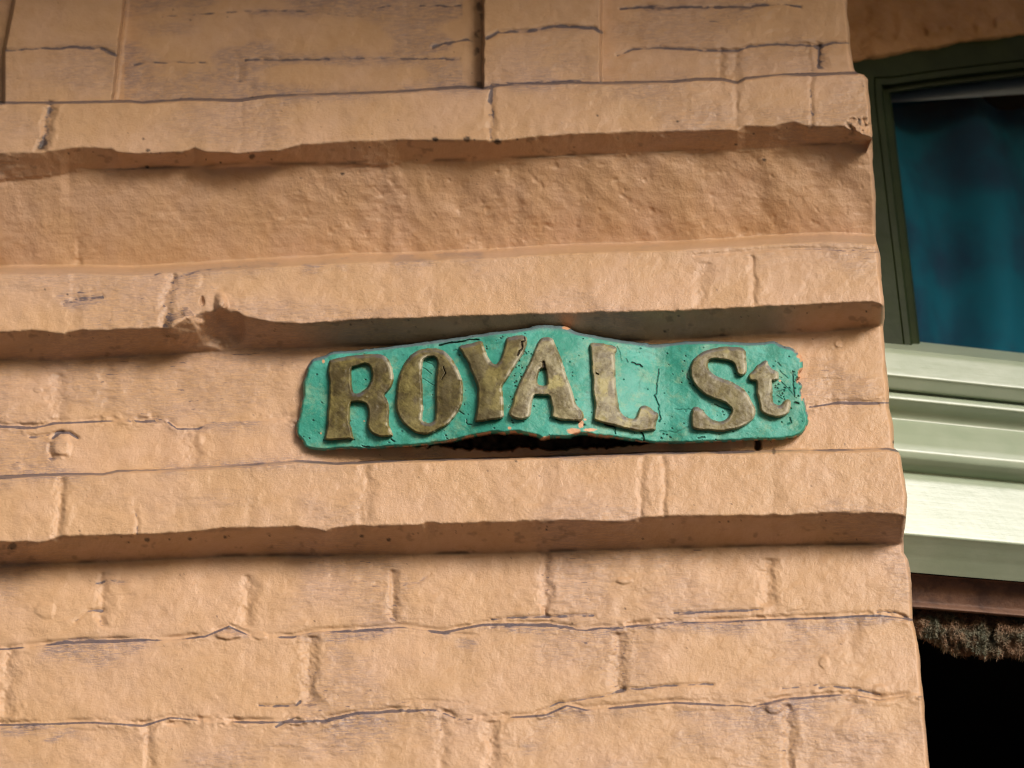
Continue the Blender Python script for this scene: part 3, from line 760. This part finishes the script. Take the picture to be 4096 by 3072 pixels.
# ------------------------------------------------------------------ window wall behind the corner
def simple(name, col, rough=0.5, bumps=((80, 0.001),), spec=0.4, vary=None, vscale=20):
    m = Mat(name)
    if vary: m.color(m.mix(m.ramp(m.noise(vscale, 4), 0.38, 0.66), col, vary))
    else: m.color(col)
    m.set(Roughness=rough, Specular_IOR_Level=spec)
    if bumps: m.bump([(m.noise(s, 3, 0.6), d) for s, d in bumps])
    return m.m


def brushed(name, col, vary, rough):
    m = Mat(name)
    m.color(m.mix(m.ramp(m.noise(18, 4), 0.38, 0.66), col, vary))
    m.set(Roughness=rough, Specular_IOR_Level=0.6)
    m.bump([(m.noise(220, 3, 0.6, vec=m.map((0.06, 0.06, 1))), 0.00015), (m.noise(60, 3), 0.0003)])
    return m.m


M_SILL = brushed("pale_green_gloss_paint", (0.31, 0.37, 0.265), (0.345, 0.40, 0.295), 0.34)
M_GREEN = simple("dark_green_paint", (0.013, 0.020, 0.003), 0.5, ((90, 0.0005),), 0.18, vary=(0.018, 0.027, 0.005))
M_STUCCO = simple("brown_stucco", (0.33, 0.165, 0.06), 0.6, ((60, 0.003), (240, 0.001)), vary=(0.40, 0.21, 0.085))
M_BOARD = simple("bare_brown_board", (0.16, 0.085, 0.055), 0.7, ((120, 0.002),), vary=(0.075, 0.04, 0.03), vscale=30)
M_DARK = simple("dark_room", (0.006, 0.006, 0.007), 0.9, None, 0.1)  # near-black colour stands in for the unlit interior
M_GREY = simple("grey_strip", (0.34, 0.33, 0.34), 0.6, ((60, 0.0005),))
M_CURTAIN = simple("blue_curtain_cloth", (0.010, 0.125, 0.175), 0.85, ((500, 0.0004),), 0.1, vary=(0.018, 0.055, 0.095), vscale=6)
gm = Mat("window_glass")
gm.n.remove(gm.b)
gl = gm.n.new("ShaderNodeBsdfGlossy"); gl.inputs["Roughness"].default_value = 0.03
tr = gm.n.new("ShaderNodeBsdfTransparent"); tr.inputs[0].default_value = (0.86, 0.92, 0.95, 1)
lw = gm.n.new("ShaderNodeFresnel"); lw.inputs[0].default_value = 1.5
mx = gm.n.new("ShaderNodeMixShader")
gm.l.new(lw.outputs[0], mx.inputs[0]); gm.l.new(tr.outputs[0], mx.inputs[1]); gm.l.new(gl.outputs[0], mx.inputs[2])
gm.l.new(mx.outputs[0], gm.n["Material Output"].inputs[0])
M_GLASS = gm.m


def win_uz(sx, sy, Q):
    p = on_window(np.array([sx]), np.array([sy]), np.array([Q]))[0]
    return float(np.dot(p - W_ANCHOR, WU)), float(p[2])


def sweep(name, prof, u0, u1, mat, parent, n=90, smooth=True, amp=0.0005, seed=3):
    """profile (height, Q) carried along the window wall"""
    pr = np.array(prof, float)
    seg = np.hypot(*np.diff(pr, axis=0).T); s = np.concatenate([[0], np.cumsum(seg)])
    t = np.linspace(0, s[-1], max(40, int(s[-1] / 0.0025)))
    t = np.unique(np.concatenate([t, s]))
    z = np.interp(t, s, pr[:, 0]); q = np.interp(t, s, pr[:, 1])
    kern = np.array([1, 2, 3, 2, 1.]) / 9
    for _ in range(1 if smooth else 0):
        zz = np.convolve(np.pad(z, 2, 'edge'), kern, 'valid'); qq = np.convolve(np.pad(q, 2, 'edge'), kern, 'valid')
        z, q = zz, qq
    u = np.linspace(u0, u1, n)
    U_, Z_ = np.meshgrid(u, z); _, Q_ = np.meshgrid(u, q)
    Q_ = Q_ + amp * fbm(U_ * 1000, Z_ * 1000, 60, seed, 3, 4)
    Z_ = Z_ + 0.5 * amp * fbm(U_ * 1000, Z_ * 0, 50, seed + 1, 3)
    return grid_mesh(name, win_world(U_, Z_, Q_), None, mat, parent, normals=True)


UL, UR = -0.12, 1.3
xs0 = 3800.0
def prof_from(pts):
    out = []
    for sy, q in pts:
        u, z = win_uz(xs0, sy, q); out.append((z, q))
    return out


arch_pts = [(3300, 300), (3418, 263), (3646, 217), (3899, 177), (4026, 160), (4096, 155), (4300, 150), (4700, 165), (5200, 230)]
ax_ = np.array(arch_pts, float)
# stucco above the window, with the soffit of the arch
xs = np.linspace(3250, 5200, 200); arch = np.interp(xs, ax_[:, 0], ax_[:, 1]) + 5 * fbm(xs, xs * 0, 60, 120, 3)
tt = np.linspace(0, 1, 110)
Yg = arch[None, :] * (1 - tt[:, None]) + (-900) * tt[:, None]
Xg = np.repeat(xs[None, :], len(tt), 0)
Qg = 0.0 + 0.006 * fbm(Xg, Yg, 110, 121, 3) + 0.003 * fbm(Xg, Yg, 35, 122, 3) + 0.006 * np.exp(-(((Yg - 150 + (Xg - 3500) * 0.13) / 20) ** 2)) * sst(-.1, .2, fbm(Xg, Yg, 40, 123, 2)) * (Xg < 4060)
Qg -= 0.012 * sst(0.03, 0.0, tt[:, None]) ** 2
Vg = on_window(Xg, Yg, Qg)
retr = [Vg[0] - WN * b for b in (0.12, 0.06, 0.02, 0.006)]
Vg = np.concatenate([np.stack(retr), Vg], 0)[::-1]
grid_mesh("wall", Vg, None, M_STUCCO, building)

# green frame swept round the glass
win = bpy.data.objects.new("window", None); scene.collection.objects.link(win); win.parent = building
path = np.array([(3700, 1560), (3685, 1412), (3650, 1110), (3612, 790), (3585, 560), (3563, 375), (3640, 363), (3760, 346), (3900, 329), (4096, 307), (4300, 290), (4600, 285), (5000, 310)], float)
outd = np.array([(-1, 0), (-1, 0), (-1, 0), (-1, 0), (-1, 0), (-1, -1), (0, -1), (0, -1), (0, -1), (0, -1), (0, -1), (0, -1), (0, -1)], float)
# refine
sp = np.concatenate([[0], np.cumsum(np.hypot(*np.diff(path, axis=0).T))])
tq = np.unique(np.concatenate([np.arange(0, sp[-1], 25.0), sp]))
PX = np.stack([np.interp(tq, sp, path[:, i]) for i in (0, 1)], 1)
ci = np.argmin(np.hypot(PX[:, 0] - 3563, PX[:, 1] - 375))
OD = np.where(np.arange(len(PX))[:, None] < ci, np.array([[-1.0, 0]]), np.array([[0, -1.0]])); OD[ci] = (-1, -1)
fp = [(0, -.052), (1, -.034), (8, -.026), (30, -.023), (34, -.013), (38, -.010), (62, -.009), (65, -.011), (68, -.008), (150, -.006), (175, -.006), (176, -.05)]
fo = np.array(fp)
s_ = np.concatenate([[0], np.cumsum(np.hypot(fo[1:, 0] - fo[:-1, 0], (fo[1:, 1] - fo[:-1, 1]) * 2900))])
tf = np.unique(np.concatenate([np.arange(0, s_[-1], 5.0), s_]))
fo = np.stack([np.interp(tf, s_, fo[:, i]) for i in (0, 1)], 1)
GX = PX[:, 0][:, None] + OD[:, 0][:, None] * fo[:, 0][None]
GY = PX[:, 1][:, None] + OD[:, 1][:, None] * fo[:, 0][None]
GQ = np.repeat(fo[:, 1][None], len(PX), 0) + 0.0008 * fbm(GX, GY, 90, 130, 3)
grid_mesh("frame", on_window(GX, GY, GQ), None, M_GREEN, win, flip=True)
# pane
pc = [on_window(np.array(x), np.array(y), np.array(-0.045)) for x, y in ((3540, 1600), (5000, 1600), (5000, 200), (3500, 200))]
poly_mesh("pane", pc, [(0, 1, 2, 3)], M_GLASS, win)
# plain grey strip behind the head of the pane
hp = []
for x, y in ((3500, 300), (5000, 200)):
    for dy in (0, (415 - 300)):
        for q in (-.06, -.09): hp.append(on_window(np.array(x), np.array(y + dy if x < 4000 else y + dy), np.array(q)))
poly_mesh("head_strip", hp, [(0, 2, 6, 4), (2, 3, 7, 6), (0, 1, 3, 2), (4, 6, 7, 5)], M_GREY, win)

# moulded sill
SP = [(1380, -.05), (1413, .024), (1416, .044), (1430, .049), (1524, .050), (1527, .049), (1531, .047), (1579, .034), (1585, .022), (1591, .022), (1595, .034), (1600, .036), (1618, .036), (1622, .034),
      (1645, .020), (1662, .012), (1680, .007), (1700, .004), (1725, .013), (1755, .022), (1790, .029), (1820, .030), (1846, .026), (1870, .017), (1892, .004), (1903, -.004), (1908, -.002), (1912, .010),
      (1930, .012), (2152, .012), (2156, .010), (2185, .000), (2240, -.018), (2305, -.038)]
sweep("sill", prof_from(SP), UL, UR, M_SILL, win)

# bare board closing the dark opening below
BP = [(2306, -.036), (2309, -.060), (2325, -.062), (2420, -.082), (2430, -.072), (2440, -.071), (2446, -.078), (2448, -.17)]
sweep("board", prof_from(BP), UL, UR, M_BOARD, building, amp=0.002)

# dark room behind pane and opening
zt = win_uz(3800, -600, 0)[1]; zb = 0.0
uo = [UL - 0.02, UR]
q0, q1 = -0.20, -2.2
zmid = win_uz(3800, 2300, -0.1)[1]
def box_in(z0, z1, name):
    v = [win_world(np.array(u), np.array(z), np.array(q)) for q in (q0, q1) for z in (z0, z1) for u in uo]
    return poly_mesh(name, v, [(4, 5, 7, 6), (0, 4, 6, 2), (1, 3, 7, 5), (2, 6, 7, 3), (0, 1, 5, 4)], M_DARK, building)
box_in(zb, zmid + 0.002, "dark_room")
box_in(zmid + 0.006, zt, "dark_room")

# curtain behind the glass
cu = np.linspace(-0.1, 1.25, 260); cz = np.linspace(win_uz(3800, 1700, -.1)[1], win_uz(3800, 330, -.1)[1], 120)
CU, CZ = np.meshgrid(cu, cz)
CQ = -0.13 + 0.020 * np.sin(CU * 36 + 1.8 * np.sin(CZ * 5) + 2.5 * fbm(CU * 1000, CZ * 1000, 260, 140, 2)) + 0.02 * fbm(CU * 1000, CZ * 1000, 200, 141, 2, 1, 0.7)
curt = grid_mesh("curtain", win_world(CU, CZ, CQ), None, M_CURTAIN, None, flip=True)
curt['label'] = "dark teal blue curtain hanging behind the window pane"; curt['category'] = "curtain"

# mossy tufts hanging from the board
rs = np.random.RandomState(21)
mv, mf = [], []
mb = np.array([(3600,2500),(3663,2535),(3695,2548),(3739,2570),(3771,2592),(3839,2615),(3885,2612),(3899,2602),(3934,2632),(3975,2634),(4029,2618),(4096,2630),(4300,2625),(4600,2635)], float)
lumps = [(x, rs.uniform(2480, 2560), rs.uniform(38, 60)) for x in np.arange(3640, 4700, 34)]
NM = 70000
mx_ = rs.uniform(3600, 4650, NM)
cell = 62 + 14 * fbm(mx_, mx_ * 0, 200, 150, 2)
scal = np.abs(np.sin(mx_ / cell * math.pi))
yb_ = np.interp(mx_, mb[:, 0], mb[:, 1]) - 16 + 22 * scal
f_ = rs.rand(NM) ** 0.6
my_ = 2440 + (yb_ - 2440) * f_
lump = (0.35 + 0.65 * np.abs(np.sin(mx_ / cell * math.pi + 0.5 * np.sin(my_ * 0.06)))) * np.sqrt(np.clip(1 - ((f_ - 0.55) / 0.5) ** 2, 0, 1))
mq_ = -0.140 + 0.045 * lump + 0.02 * fbm(mx_, my_, 30, 151, 2) + rs.uniform(-.004, .002, NM)
pp = on_window(mx_, my_, mq_)
dd = rs.normal(size=(NM, 3)) * 0.0028 + np.array([0, -0.0005, -0.0016])
ss = rs.normal(size=(NM, 3)); ss /= np.linalg.norm(ss, axis=1, keepdims=True); ss *= 0.0006
mid = pp + dd * 0.5 + rs.normal(size=(NM, 3)) * 0.0008
mv = np.stack([pp - ss, pp + ss, mid + ss, mid - ss, pp + dd], 1).reshape(-1, 3)
b5 = np.arange(NM) * 5
mf = [(i, i + 1, i + 2, i + 3) for i in b5.tolist()] + [(i + 3, i + 2, i + 4) for i in b5.tolist()]
M_MOSS = simple("dry_moss", (0.27, 0.17, 0.11), 0.9, None, 0.1, vary=(0.16, 0.165, 0.12), vscale=30)
moss = poly_mesh("dry_moss", mv.tolist(), mf, M_MOSS)
moss['label'] = "brown tufted moss hanging in the dark opening under the window sill"; moss['category'] = "moss"; moss['kind'] = "stuff"

# ------------------------------------------------------------------ ground
def concrete(name, c):
    return simple(name, c, 0.8, ((30, 0.003),), vary=(c[0] * 0.8, c[1] * 0.8, c[2] * 0.8), vscale=3)
M_PAVE, M_ROAD = concrete("pavement_concrete", (0.085, 0.08, 0.075)), concrete("asphalt", (0.05, 0.05, 0.05))
g = poly_mesh("road", [(-150, -150, -.15), (150, -150, -.15), (150, 150, -.15), (-150, 150, -.15)], [(0, 1, 2, 3)], M_ROAD); g['kind'] = 'structure'
p = poly_mesh("pavement", [(-20, -3.2, -.15), (20, -3.2, -.15), (20, -3.2, 0), (-20, -3.2, 0), (20, 3, 0), (-20, 3, 0)], [(0, 1, 2, 3), (3, 2, 4, 5)], M_PAVE); p['kind'] = 'structure'
